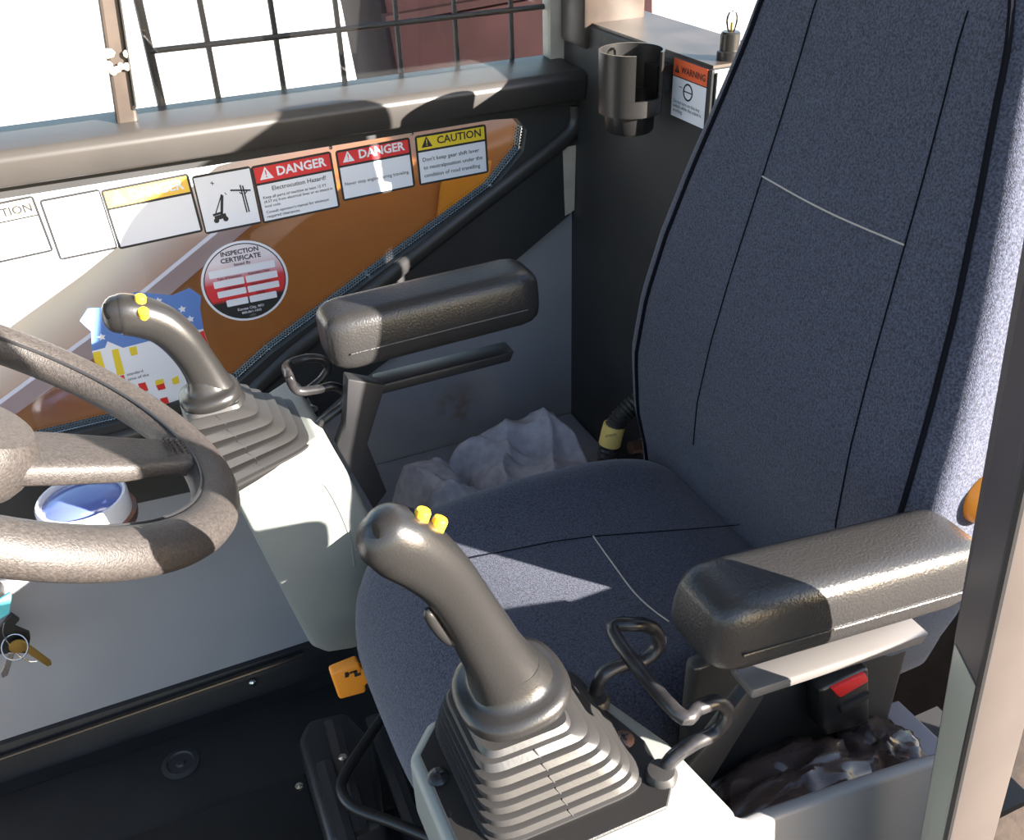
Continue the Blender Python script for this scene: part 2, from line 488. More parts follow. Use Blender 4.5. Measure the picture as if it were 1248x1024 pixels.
obj('marker_plate', prism(pn, (0, .012, 0), .003), mat('bright orange paint', (0.75, 0.27, 0.02), .4), cb)
bo = cb
obj('hood_shade_box', bev(box((.95, 1.02, -.7), (2.2, 1.7, .93)), .03, 3), concrete, cb, True)  # box added to keep sun off the hood, pale so it burns out
bsec = obj('boom_section', bev(prism([P(x, y, Y=2.6) for x, y in ((455, -60), (800, -120), (800, 160), (497, 170))], (0, 0.5, 0)), .03, 2), maroon, bo, True)
obj('boom_rib', prism([P(x, y, Y=2.57) for x, y in ((470, 20), (700, -20), (700, -12), (471, 29))], (0, .04, 0)), maroon, bsec)

# window guard grid
gy = 1.315
guardm = mat('guard paint', (0.03, 0.022, 0.02), 0.5)
wg = empty('window_guard', P(430, 60, Y=gy), 'brown steel bar grid guarding the upper side window', 'guard')
xs = [(168, 0), (243, 0), (329, 0), (408, 0), (481, 0), (553, 0), (622, 0), (684, 0)]
gx = [P(x, y, Y=gy).x for x, y in xs]
for i, x in enumerate(gx):
    r = 0.0055 if i in (0, len(gx) - 1) else 0.0038
    obj('upright_bar', tube([(x, gy, BZ - .03), (x, gy, 1.95)], r, 8), guardm, wg, True)
hz = P(330, 45, Y=gy).z
k = -1
for j in range(-1, 9):
    z = hz + j * 0.098
    if BZ - .03 < z < 1.95:
        obj('cross_bar', tube([(gx[0], gy - .004, z), (gx[-1], gy - .004, z)], 0.0038, 8), guardm, wg, True)

# ================================================================ operator seat
SC = 0.668
seat = empty('operator_seat', (0.36, SC, 0.0), 'dark navy fabric operator seat with tall tapered backrest', 'seat')
def sgnp(v, e): return math.copysign(abs(v) ** e, v)
# cushion
cx, cy, a_, b_, zc, hh = 0.358, 0.682, 0.238, 0.206, 0.515, 0.085
def cush(ct_, cv, sv):
    c, s = ct_
    x = cx + a_ * c * cv; y = cy + b_ * s * cv
    z = zc + hh * sv
    if sv < .3 and c < 0: x += .05 * (.3 - sv) * min(1, -c * 1.3) ** 2
    if sv > 0:
        z += 0.018 * math.exp(-((abs(y - cy) - 0.17) / 0.05) ** 2) * cv ** .2
        z -= 0.06 * max(0, (0.24 - x) / 0.12) ** 2
        z += 0.012 * max(0, 1 - abs(x - .35) / .25)
    return V((x, y, z))
rings = []
NT = 96
for k in range(0, 25):
    v = -PI / 2 * .98 + PI * .98 * k / 24
    cv, sv = abs(math.cos(v)) ** 0.42, sgnp(math.sin(v), 0.75)
    rings.append([cush((sgnp(math.cos(2 * PI * q / NT), .5), sgnp(math.sin(2 * PI * q / NT), .5)), cv, sv) for q in range(NT)])
cushion = obj('seat_cushion', loft(rings), fabric, seat, True, 60)
def cush_top(x, y):
    z = zc + hh
    z += 0.018 * math.exp(-((abs(y - cy) - 0.17) / 0.05) ** 2) - 0.06 * max(0, (0.24 - x) / 0.12) ** 2 + 0.012 * max(0, 1 - abs(x - .35) / .25)
    return z
# backrest
bz = [(0.575, .222, .555), (0.64, .24, .545), (0.72, .247, .54), (0.80, .243, .546), (0.88, .231, .558), (0.96, .213, .573), (1.04, .19, .588), (1.10, .172, .598), (1.16, .158, .606), (1.22, .15, .612)]
def interp(z):
    for i in range(len(bz) - 1):
        if bz[i][0] <= z <= bz[i + 1][0]:
            t = (z - bz[i][0]) / (bz[i + 1][0] - bz[i][0]); t2 = t * t * (3 - 2 * t)
            return [bz[i][j] * (1 - t) + bz[i + 1][j] * t for j in (1, 2)]
    return list(bz[-1][1:]) if z > bz[0][0] else list(bz[0][1:])
ZT, RT = 1.205, 0.075
brings = []
NB = 72
def back_pt(z, th, out=1.0):
    hw, xf = interp(min(z, 1.2199))
    T = 0.115
    sh = 1.0
    if z > ZT - RT:
        q = min(1, (z - (ZT - RT)) / RT)
        hw = hw - RT * 0.9 * (1 - math.sqrt(max(0, 1 - q * q)))
        sh = 1 - .55 * (1 - math.sqrt(max(0, 1 - q * q)))
    if z < 0.56:
        q = (0.56 - z) / .06
        hw -= .05 * q * q; sh = 1 - .35 * min(1, q * q)
    c, s = sgnp(math.cos(th), .36), sgnp(math.sin(th), .36)
    x = xf + T / 2 + T / 2 * c * sh * out
    if c < 0: x += 0.016 * (1 - abs(s) ** 3) * abs(c) - 0.008
    return V((x, SC + .012 - .03 * (z - .6) / .6 + hw * s * out, z))
zl = [0.50 + (ZT - RT - .50) * i / 28 for i in range(28)] + [ZT - RT + RT * math.sin(PI / 2 * i / 12) for i in range(13)]
for z in zl: brings.append([back_pt(z, 2 * PI * q / NB) for q in range(NB)])
back = obj('backrest', loft(brings), fabric, seat, True, 70)
TH_N, TH_F = PI + 0.76, PI - 0.76
pp_ = [back_pt(z, TH_N, 1.004) for z in zl[2:-2]]
obj('piping', tube(pp_, 0.0028, 6), piping_m, back, True)
pp_ = [back_pt(z, TH_F, 1.004) for z in zl[2:-2]]
obj('piping', tube(pp_, 0.0028, 6), piping_m, back, True)
# stitched seams
def back_surf(y, z):
    lo, hi = PI / 2, 3 * PI / 2
    best = None
    for i in range(241):
        p = back_pt(z, lo + (hi - lo) * i / 240, 1.004)
        d = abs(p.y - y)
        if best is None or d < best[0]: best = (d, p)
    q = best[1]; return V((q.x - .0005, y, z))
s0, s1 = P(930, 213, X=.585), P(1105, 300, X=.585)
zs = (s0.z + s1.z) / 2
st = [back_surf(s0.y + (s1.y - s0.y) * i / 24, zs - .004 * math.sin(i / 24 * PI)) for i in range(25)]
obj('stitching', tube(st, 0.0009, 5), thread, back, True)
for y0, sg in ((s0.y, 1), (s1.y, -1)):
    st = [back_surf(y0 + sg * .025 * ((zs - z) / .3), z) for z in [0.66 + .5 * i / 24 for i in range(25)]]
    obj('seam', tube(st, 0.0007, 5), piping_m, back, True)
def cush_line(pts, name, r, m):
    g = []
    path = smooth_path([V((p.x, p.y, 0)) for p in pts], 6)
    obj(name, tube([V((p.x, p.y, cush_top(p.x, p.y) + .0006)) for p in path], r, 5), m, cushion, True)
cush_line([P(723, 654, Z=.61), P(745, 685, Z=.61), P(775, 725, Z=.61), P(815, 762, Z=.61)], 'stitching', .0009, thread)
cush_line([P(723, 654, Z=.61), P(640, 668, Z=.61), P(560, 690, Z=.6), P(500, 705, Z=.6)], 'seam', .0006, piping_m)
cush_line([P(723, 654, Z=.61), P(850, 640, Z=.61), P(930, 630, Z=.61)], 'seam', .0006, piping_m)
obj('side_bolster', bev(box((.345, .452, .44), (.60, .468, .69)), .007, 3), matteb, seat, True)
# base, suspension, rails
obj('suspension_base', bev(box((0.2, .5, .1), (.55, .87, .425)), .03, 3), matteb, seat, True)
obj('seat_pan', bev(box((0.155, .49, .415), (.57, .885, .45)), .012, 2), blackm, seat, True)
obj('floor_plate', box((.16, .48, 0), (.6, .89, .012)), blackm, seat)
obj('riser', box((.24, .54, .012), (.52, .84, .11)), blackm, seat)
for (x0, y0, x1, y1) in ((405, 880, 440, 1015), (395, 930, 425, 1030), (455, 875, 505, 1010)):
    A, B = P(x0, y0, Z=.17), P(x1, y1, Z=.14)
    obj('slide_rail', tube([A, B], .012, 8, r2=.009, exp=.4), blackm, seat)
A = [(362, 900), (375, 875), (420, 865), (455, 900), (470, 1000), (400, 1030)]
obj('side_plate', bev(prism([P(x, y, Z=.12) for x, y in A], (0, 0, -.11)), .012, 3), blackm, seat, True)
hb = smooth_path([P(x, y, Z=z) for x, y, z in ((470, 870, .2), (445, 905, .2), (420, 945, .2), (416, 965, .2), (432, 985, .2), (480, 1003, .2), (545, 1030, .2))], 6)
obj('slide_handle', tube(hb, .0075, 10), blackp, seat, True)
for x, y, z in ((418, 925, .19), (365, 960, .13)):
    p = P(x, y, Z=z); obj('bolt', lathe([(.006, 0), (.006, .004), (.001, .005)], p, n=8), steel, seat)
# recline knob on the near side of the backrest
kp = P(1202, 605, Y=.428)
obj('recline_knob', lathe([(.001, -.022), (.012, -.02), (.022, -.012), (.026, 0), (.024, .008), (.012, .012), (.01, .045)], kp, (0, 1, 0), 24), orangep, seat, True)

# orange seat lever tag
lp = V((.128, .80, .41)); lp = P(427, 832, Y=.80)
ot = empty('seat_adjust_handle', lp, 'orange paddle handle with black seat symbol below the cushion front', 'handle')
q = [P(x, y, Y=.80) for x, y in ((403, 822), (438, 808), (441, 818), (449, 815), (453, 832), (446, 836), (447, 845), (414, 854))]
obj('paddle', bev(prism(q, (0, .016, 0)), .004, 3), orangep, ot, True)
O = P(415, 826, Y=.7985); U = (P(440, 817, Y=.7985) - O).normalized(); W = (P(417, 835, Y=.7985) - O).normalized()
m_ = mpp(O)
def sq(u, v, u1, v1): return prism([O + U * (a * m_) + W * (b * m_) for a, b in ((u, v), (u1, v), (u1, v1), (u, v1))], (0, .001, 0))
obj('symbol', join(sq(12, -2, 21, 0), sq(17, -2, 21, 8), sq(19, 5, 25, 8), *[sq(6 - h * .2, -4 + 2.2 * h, 12 - abs(h - 1.5) * 1.2, -3 + 2.2 * h) for h in range(4)]), ink, ot)
A = P(449, 824, Y=.806)
obj('stem', tube([A, A + V((.06, -.03, .02))], .006, 8), blackm, ot, True)

# ================================================================ joysticks and consoles
def superring(c, hx, hy, z, n=40, e=.3):
    return [V((c.x + hx * sgnp(math.cos(2 * PI * q / n), e), c.y + hy * sgnp(math.sin(2 * PI * q / n), e), z)) for q in range(n)]

def joystick(label, Y, path_px, widths, collar_px, collar_w, boot_c, boot_top, boot_bot, zt, zb, pleats, btn_px, slot_px, trig_px, group, seam_px=None, tilt=0.0):
    def shear(g):
        return [V((v.x, v.y, v.z + tilt * (v.x - boot_c[0]) * min(1, max(0, (zt - v.z) / (zt - zb))))) for v in g[0]], g[1]
    root = empty('control_joystick', (boot_c[0], boot_c[1], zb), label, 'joystick', group)
    pts = [P(x, y, Y=Y) for x, y in path_px]
    rad = [w_ * .5 * mpp(p) for w_, p in zip(widths, pts)]
    sp_ = smooth_path(pts, 6)
    rr_ = [v.x for v in smooth_path([V((r, 0, 0)) for r in rad], 6)]
    # taper the head closed
    end = sp_[-1]; d = (sp_[-1] - sp_[-4]).normalized(); r0 = rr_[-1]
    for t in (.35, .62, .82, .94, 1.0):
        sp_.append(end + d * (r0 * .8 * t)); rr_.append(max(.0008, r0 * math.sqrt(max(0, 1 - t * t))))
    # in-plane radius rr_, sideways radius a little smaller
    grip = obj('grip', tube(sp_, [r * .92 for r in rr_], 28, r2=rr_, upv=(0.6, 0.0, 0.8) if False else (1, 0, .3), exp=.82), blackp, root, True, 60)
    cc = P(*collar_px, Y=Y)
    axis = (pts[2] - pts[0]).normalized() * .45 + V((0, 0, .8))
    s = collar_w * mpp(cc) * .5
    prof = [(s * .5, -.012), (s * .78, -.010), (s * .97, -.004), (s, .001), (s * .95, .006), (s * .84, .0085), (s * .74, .009), (s * .66, .012), (s * .6, .018), (s * .55, .027), (s * .3, .03)]
    obj('collar', lathe(prof, cc, axis, 40, .8), blackp, root, True, 60)
    bc = V((boot_c[0], boot_c[1], 0)); tc_ = V((cc.x, cc.y, 0))
    rings = [superring(tc_, boot_top * .9, boot_top * .9, zt + .004)]
    for i in range(pleats):
        t0, t1 = i / pleats, (i + 1) / pleats
        h0, h1 = boot_top + (boot_bot - boot_top) * (t0 ** .8), boot_top + (boot_bot - boot_top) * (t1 ** .8)
        z0, z1 = zt + (zb - zt) * t0, zt + (zb - zt) * t1
        c0 = tc_.lerp(bc, t0); c1 = tc_.lerp(bc, t1)
        dz = z1 - z0
        hm = h0 + (h1 - h0) * .75
        rings += [superring(c0, h0 - .001, h0 - .001, z0), superring(c0, h0 + .0025, h0 + .0025, z0 + dz * .06), superring(c1, hm + .002, hm + .002, z0 + dz * .54), superring(c1, hm, hm, z0 + dz * .60)]
        if i < pleats - 1:
            rings += [superring(c1, hm - .015, hm - .015, z0 + dz * .63), superring(c1, hm - .014, hm - .014, z0 + dz * .99)]
    rings += [superring(bc, boot_bot + .003, boot_bot + .003, zb + .003), superring(bc, boot_bot + .003, boot_bot + .003, zb)]
    boot = obj('boot', shear(loft(rings)), rubber, root, True, 35)
    # moulded parting line down the door-side face of the boot
    seg = []
    for i in range(pleats):
        t0, t1 = (i + .04) / pleats, (i + .68) / pleats
        hf = lambda t: boot_top + (boot_bot - boot_top) * (t ** .8) + .0032
        c0, c1 = tc_.lerp(bc, i / pleats), tc_.lerp(bc, (i + 1) / pleats)
        h0, h1 = hf(i / pleats), boot_top + (boot_bot - boot_top) * ((i / pleats) ** .8 + .75 * (((i + 1) / pleats) ** .8 - (i / pleats) ** .8)) + .0022
        seg.append(tube([V((c0.x, c0.y - h0 + .0006, zt + (zb - zt) * t0)), V((c1.x, c1.y - h1 + .0002, zt + (zb - zt) * t1))], .0007, 5))
    obj('parting_line', shear(join(*seg)), signk, boot)
    def surf(px):           # where the photo ray meets the grip
        best = None; dd = ray(*px).normalized()
        for p, r in zip(sp_, rr_):
            t = (p - CAM).dot(dd); q = CAM + dd * t
            e = (q - p).length / max(r, .004)
            if best is None or e < best[0]: best = (e, q, r, dd, p)
        e, q, r, dd, p = best
        return q - dd * (r * .9 * math.sqrt(max(0, 1 - min(1, e) ** 2))), p
    for b in btn_px:
        s_, p = surf(b)
        out = ((s_ - p).normalized() + V((0.1, 0, .9))).normalized()
        k = mpp(s_) * btn_px_r[group_key(Y)]
        obj('button', lathe([(k, -.006), (k, .0045), (k * .85, .0062), (k * .3, .0068)], s_, out, 16), yellow, root, True)
    s_, p = surf(slot_px)
    out = (s_ - p).normalized()
    u, v, a = frame_of(out)
    kk = mpp(s_)
    obj('slot_shade', lathe([(kk * 9, -.004), (kk * 9, .0004), (kk * 3, .0006)], s_, out, 16, sx=.42, sy=1.1), void, root, True)  # raised dark disc, colour stands for the shade inside the hollow
    if seam_px:
        pth = []
        for q_ in smooth_path([V((x, y, 0)) for x, y in seam_px], 5):
            f_, p_ = surf((q_.x, q_.y)); pth.append(f_ + (f_ - p_).normalized() * .003)
        obj('panel_seam', tube(pth, .0007, 5), void, grip)
    if trig_px:
        tp = [P(x, y, Y=Y - .004) for x, y in trig_px]
        obj('trigger', tube(smooth_path(tp, 5), [.0015, .0035] + [.0045] * 12 + [.0035, .0015], 10), blackp, root, True)
    # side grip inlay seam
    return root, grip, sp_, rr_
def group_key(Y): return 0 if Y < .6 else 1
btn_px_r = {0: 10, 1: 7}

JN = .43
jn, gn, spn, rrn = joystick('black joystick on the console by the door, with yellow thumb buttons and pleated boot', JN,
    [(632, 850), (607, 805), (585, 768), (566, 737), (543, 705), (515, 680), (487, 662), (470, 653)],
    [118, 84, 76, 72, 74, 82, 88, 82],
    (622, 838), 142, (.19, .432), .036, .062, .752, .692, 6,
    [(513, 632), (533, 642)], (458, 647), [(520, 742), (530, 760), (544, 776), (558, 783)], 'joysticks on the seat consoles',
    [(500, 652), (535, 676), (565, 712), (595, 758), (608, 785), (606, 800), (590, 812)])
JF = .965
jf, gf, spf, rrf = joystick('black joystick in front of the shield sticker, with two yellow buttons', JF,
    [(268, 492), (256, 468), (240, 440), (220, 414), (198, 396), (175, 387), (152, 383), (143, 383)],
    [64, 50, 44, 46, 48, 50, 50, 46],
    (256, 480), 74, (.078, .952), .031, .056, .752, .690, 5,
    [(171, 367), (175, 383)], (130, 379), None, 'joysticks on the seat consoles', tilt=.3)

def guard(parent, leg1, y1, leg2, y2, bar, r):
    A = [P(x, y, Y=y1) for x, y in leg1]; B = [P(x, y, Y=y2) for x, y in leg2]
    return obj('guard_bar', tube(smooth_path(A + B, 5), r, 12), barm, parent, True)

# console by the door
cn = empty('control_console', (.19, .41, .0), 'pale grey control console beside the seat cushion on the door side', 'console', 'seat consoles')
ctop = .69
cpl = [P(x, y, Z=ctop) for x, y in ((519, 946), (548, 918))]
plan = [(.100, .34), (.100, .47), (.125, .497), (.235, .497), (.256, .482), (.288, .40), (.300, .325), (.290, .315), (.115, .315)]
obj('housing', bev(prism([V((x, y, ctop - .065)) for x, y in plan], (0, 0, .065)), .008, 3), console_m, cn, True)
obj('pedestal', bev(prism([V((.125, .33, 0)), V((.125, .455, 0)), V((.275, .455, 0)), V((.275, .33, 0))], (0, 0, ctop - .06)), .01, 2), console_m, cn, True)
plan2 = [(.108, .355), (.108, .466), (.13, .489), (.23, .489), (.247, .478), (.27, .405), (.266, .36), (.255, .348), (.118, .348)]
obj('cover_plate', bev(prism([V((x, y, ctop)) for x, y in plan2], (0, 0, .003)), .001, 1), blackp, cn)
for x, y, m_ in ((760, 899, rusty), (534, 944, blackp)):
    p = P(x, y, Z=ctop + .006)
    sc = obj('screw', lathe([(.0085, 0), (.0085, .002), (.006, .0045), (.001, .0055)], (p.x, p.y, ctop + .002), n=16), m_, cn, True)
    obj('screw_slot', join(box((p.x - .004, p.y - .0008, ctop + .0055), (p.x + .004, p.y + .0008, ctop + .0082)), box((p.x - .0008, p.y - .004, ctop + .0055), (p.x + .0008, p.y + .004, ctop + .0082))), ink, sc)
leg1 = [(726, 862), (727, 840), (737, 821), (760, 810), (786, 804), (803, 786), (797, 767), (775, 761), (748, 772)]
leg2 = [(825, 869), (850, 863), (873, 856), (886, 867), (874, 891), (845, 906), (818, 926), (805, 950)]
guard(cn, leg1, .458, leg2, .375, None, .0058)
for p in (P(725, 858, Z=ctop), P(805, 948, Z=ctop)):
    obj('grommet', lathe([(.012, 0), (.0125, .006), (.010, .010), (.006, .0105)], (p.x, p.y, ctop - .001), n=20), rubber, cn, True)

# console by the wall
cf = empty('control_console', (.11, .96, .0), 'pale grey control console by the slanted window with a rounded recess', 'console', 'seat consoles')
FY = .895
fp = [(283, 604), (330, 573), (392, 532), (402, 540), (428, 584), (456, 640), (462, 700), (455, 765), (436, 792), (400, 798), (380, 790), (360, 752)]
obj('housing', bev(prism([P(x, y, Y=FY) for x, y in fp], (0, .15, 0)), .008, 3), console_m, cf, True)
ip_ = [(318, 622), (345, 598), (385, 588), (402, 600), (425, 650), (432, 690)]
obj('recess_rim', tube(smooth_path([P(x, y, Y=FY - .0002) for x, y in ip_], 5), .0012, 6), console_m, cf, True)
obj('wall_mount', box((.09, 1.0, .5), (.17, WY, .58), .004), blackm, cf)
tp0, tp1 = P(283, 604, Y=FY), P(392, 532, Y=FY)
obj('cover_plate', bev(prism([V((.014, .897, .660)), V((.142, .897, .699)), V((.142, .897, .708)), V((.014, .897, .669))], (0, .13, 0)), .003, 2), blackp, cf, True)
g1 = [(372, 515), (364, 495), (374, 478), (392, 462), (400, 448), (392, 438), (372, 437), (350, 445)]
g2 = [(352, 458), (362, 476), (386, 475), (406, 471), (422, 480), (418, 494), (400, 508), (386, 522), (386, 545)]
guard(cf, g1, 1.0, g2, .93, None, .0052)
p = P(370, 522, Z=.69); p2 = P(387, 541, Z=.69)
obj('grommet', lathe([(.011, -.01), (.011, .006), (.006, .009)], (p2.x, p2.y, .690), n=16), rubber, cf, True)
p = P(372, 520, Y=.98)
obj('knob', lathe([(.007, 0), (.009, .004), (.009, .012), (.004, .016)], (p.x + .01, p.y, .690), n=16), blackp, cf, True)

# ================================================================ armrests
def armrest(label, Apx, Bpx, Yn, wd, ht, rail_px, arm_px, arm_y, arm_th, group, railm):
    A, B = P(*Apx, Y=Yn), P(*Bpx, Y=Yn)
    root = empty('armrest', A, label, 'armrest', group)
    d = (B - A); L = d.length; d.normalize()
    side = V((0, 1, 0)); upv = side.cross(d) * -1
    if upv.z < 0: upv = -upv
    rings = []
    N = 36
    def sect(t, sw, sh, dz=0):
        c = A + d * t + side * (wd / 2) + upv * (ht / 2 + dz)
        rg = []
        for q in range(N):
            cc, ss = math.cos(2 * PI * q / N), math.sin(2 * PI * q / N)
            cc, ss = sgnp(cc, .42), sgnp(ss, .42)
            tap = 1 - .10 * max(0, ss)
            rg.append(c + side * (cc * wd / 2 * sw * tap) + upv * (ss * ht / 2 * sh))
        return rg
    for t, sw, sh in ((-.0, .55, .5), (.001, .72, .68), (.006, .86, .84), (.014, .95, .95), (.026, 1, 1)): rings.append(sect(t, sw, sh))
    for i in range(1, 8): rings.append(sect(.026 + (L - .052) * i / 8, 1, 1))
    for t, sw, sh in ((.026, 1, 1), (.013, .95, .95), (.005, .84, .84), (.001, .7, .68), (0, .5, .5)): rings.append(sect(L - t, sw, sh))
    pad = obj('pad', loft(rings), leather, root, True, 50)
    sm = [A + d * t + side * (-.0004) + upv * (ht * .38) for t in (.02, L * .5, L - .02)]
    obj('pad_seam', tube(sm, .0011, 6), leather, pad, True)
    R0, R1 = P(*rail_px[0], Y=Yn + .02), P(*rail_px[1], Y=Yn + .02)
    k = rail_px[2] * mpp(R0)
    dd = (R1 - R0)
    rl = [R0, R0 + dd, R0 + dd + V((0, 0, -k)) - dd.normalized() * (k * .5), R0 + V((0, 0, -k))]
    obj('rail', bev(prism(rl, (0, .03, 0)), .0025, 2), railm, root, True)
    obj('arm', bev(prism([P(x, y, Y=arm_y) for x, y in arm_px], (0, arm_th, 0)), .002, 2), blackm, root, True)
    return root
railg = mat('grey rail paint', (0.16, 0.15, 0.145), 0.3, 0.3)
armrest('black vinyl armrest above the red buckle, on the door side of the seat', (868, 838), (1186, 742), .362, .07, .062,
        ((918, 842), (1134, 772), 17), ((915, 838), (932, 850), (868, 952), (872, 1100), (838, 1100), (829, 952)), .392, .012, 'seat armrests', railg)
armrest('black vinyl armrest beside the slanted window, above the grey wall panel', (410, 462), (664, 396), .895, .075, .066,
        ((462, 470), (628, 428), 14), ((424, 462), (470, 470), (448, 542), (472, 600), (456, 622), (412, 546), (421, 522)), .9, .02, 'seat armrests', blackm)

# ================================================================ steering wheel
wc = V((-.143, .735, .918)); th, ph = .624, .19
wn = V((math.sin(th) * math.cos(ph), math.sin(th) * math.sin(ph), math.cos(th)))
wu = wn.cross(V((0, 1, 0))).normalized(); wv = wn.cross(wu)
WR = .195
sw = empty('steering_wheel', wc - wn * .09, 'worn black steering wheel with textured rim and flat spoke', 'steering wheel')
cpath = [wc + (wu * math.cos(t) + wv * math.sin(t)) * WR for t in [2 * PI * i / 96 for i in range(96)]]
rim = obj('rim', tube(cpath, .0205, 20, closed=True, r2=.018, upv=wn), wheelm, sw, True)
obj('rim_groove', tube([wc + (p - wc) * .912 + wn * .0112 for p in cpath], .0016, 6, closed=True), signk, rim, True)
def wheel_pt(px, py, h):      # on plane parallel to the wheel
    d = ray(px, py); o = wc + wn * h
    return CAM + d * ((o - CAM).dot(wn) / d.dot(wn))
tip = wheel_pt(232, 562, 0) - wc
ang0 = math.atan2(tip.dot(wv), tip.dot(wu))
for k in range(3):
    a = ang0 + (0, 2.25, -2.25)[k]
    e = wu * math.cos(a) + wv * math.sin(a); s = wn.cross(e)
    rg = []
    for t, wd, h, tk in ((.03, .036, -.03, .012), (.07, .034, -.022, .012), (.12, .030, -.012, .011), (.15, .024, -.004, .010), (.17, .024, .002, .010), (.186, .03, .002, .009)):
        c = wc + e * t + wn * h
        rg.append([c + s * (wd * sgnp(math.cos(q), .5)) + wn * (tk * sgnp(math.sin(q), .5)) for q in [2 * PI * i / 24 for i in range(24)]])
    spk = obj('spoke', loft(rg), wheelm, sw, True, 50)
    ds = []
    for i in range(4):
        for j in range(6):
            c = wc + e * (.158 + .005 * i) + s * (-.012 + .0048 * j) + wn * (.0125 if i > 1 else .0115)
            ds.append(lathe([(.0011, -.002), (.0011, .0006), (.0004, .001)], c, wn, 6))
    if k == 0: obj('grip_dots', join(*ds), wheelm, spk)
obj('hub', lathe([(.05, -.05), (.055, -.04), (.055, -.012), (.048, -.002), (.02, .002), (.001, .003)], wc, wn, 32), wheelm, sw, True)
cold = (V((-.45, 0, -.9))).normalized()
obj('column', tube([wc - wn * .04, wc - wn * .5], .034, 20), matteb, sw, True)

# ================================================================ small things
# round level gauge on bracket
gc = P(106, 628, Y=1.13)
ga = empty('level_gauge', gc, 'round white rimmed level gauge with blue glass face behind the steering wheel', 'gauge')
r = 53 * mpp(gc)
obj('base_ring', lathe([(r * 1.08, -.012), (r * 1.1, -.008), (r * 1.1, 0), (r * .9, .002)], gc, n=40), rusty, ga, True)
obj('bezel', lathe([(r, 0), (r * 1.0, .026), (r * .96, .030), (r * .9, .030), (r * .88, .022), (r * .3, .022)], gc, n=40), gauge_w, ga, True)
obj('face', lathe([(r * .87, .0225), (r * .7, .027), (r * .4, .0295), (r * .05, .0302)], gc, n=40), gauge_face, ga, True)
obj('bracket', box((gc.x - .03, gc.y - .02, gc.z - .03), (gc.x + .03, WY, gc.z - .012), .003), blackm, ga)

# ignition key bunch
kz0 = P(-14, 752, Y=1.2)
ig = empty('ignition_switch', (kz0.x, WY, kz0.z), 'black ignition switch in the grey wall behind the keys', 'switch')
obj('barrel', lathe([(.02, 0), (.02, .02), (.014, .024), (.013, .05), (.001, .05)], (kz0.x, WY, kz0.z), (0, -1, 0), 20), blackp, ig, True)
KY = 1.195
kb = empty('key_bunch', P(14, 775, Y=KY), 'brass and steel keys on a wire ring hanging from the switch', 'keys')
def kq(pts, th=.003, y=KY): return prism([P(a, b, Y=y) for a, b in pts], (0, th, 0), .0006, 1)
obj('key_head', kq([(2, 762), (14, 749), (24, 756), (17, 764), (36, 772), (37, 778), (34, 797), (22, 796), (0, 798), (-8, 775)], .006, KY + .004), blackp, kb)
obj('brass_key', join(kq([(24, 782), (32, 784), (62, 806), (63, 811), (58, 813), (28, 793)], .003, KY - .008), lathe([(.012, -.001), (.012, .0015), (.0005, .0015)], P(22, 788, Y=KY - .007), (0, 1, 0), 16)), brass, kb)
obj('steel_key', kq([(10, 796), (18, 796), (12, 815), (9, 824), (3, 827), (1, 820), (5, 812)], .003, KY), steel, kb)
rc = P(18, 789, Y=KY - .012)
obj('key_ring', tube([rc + V((math.cos(t) * .017, math.sin(t) * .012, math.sin(t) * .014)) for t in [2 * PI * i / 24 for i in range(24)]], .0011, 6, closed=True), steel, kb, True)
obj('wire_loop', tube(smooth_path([P(x, y, Y=KY - .006) for x, y in ((5, 760), (4, 772), (12, 787), (24, 800), (36, 806), (45, 806))], 5), .001, 6), steel, kb, True)
obj('key_fob', prism([P(x, y, Y=KY + .008) for x, y in ((-12, 738), (12, 723), (14, 728), (11, 748), (-12, 762))], (0, .004, 0)), teal, kb)

# cup holder on the cabinet
top = P(770, 60, X=.592)
bot = P(770, 135, X=.592)
chz = bot.z; R_ = 40.5 * mpp(top)
ch = empty('cup_holder', (top.x, top.y, chz - .02), 'black plastic cup holder with slotted side on the rear cabinet', 'cup holder')
Hh = top.z - chz
def shell(z0, z1, a0, a1, ro, ri, n=40):
    rg = []
    for i in range(n + 1):
        t = a0 + (a1 - a0) * i / n
        c, s = math.cos(t), math.sin(t)
        rg.append([V((top.x + c * ro, top.y + s * ro, z0)), V((top.x + c * ro, top.y + s * ro, z1)), V((top.x + c * ri, top.y + s * ri, z1)), V((top.x + c * ri, top.y + s * ri, z0))])
    return loft(rg)
va = math.atan2(-top.y, -top.x)          # direction toward the door
g0, g1 = va + .15, va + 1.15
obj('cup', join(shell(chz + .018, top.z, g1, g0 + 2 * PI, R_, R_ * .93), shell(chz, chz + .018, 0, 2 * PI - .001, R_ * .99, R_ * .90), lathe([(R_ * .98, -.001), (R_ * .98, .002), (.001, .002)], (top.x, top.y, chz), n=40)), blackp, ch, True)
obj('foot', lathe([(R_ * .72, -.024), (R_ * .76, -.022), (R_ * .78, 0), (R_ * .3, .001)], (top.x, top.y, chz), n=32), blackp, ch, True)
obj('mount', box((top.x + R_ * .7, top.y - .015, chz + .02), (XR, top.y + .015, top.z - .02)), blackp, ch)

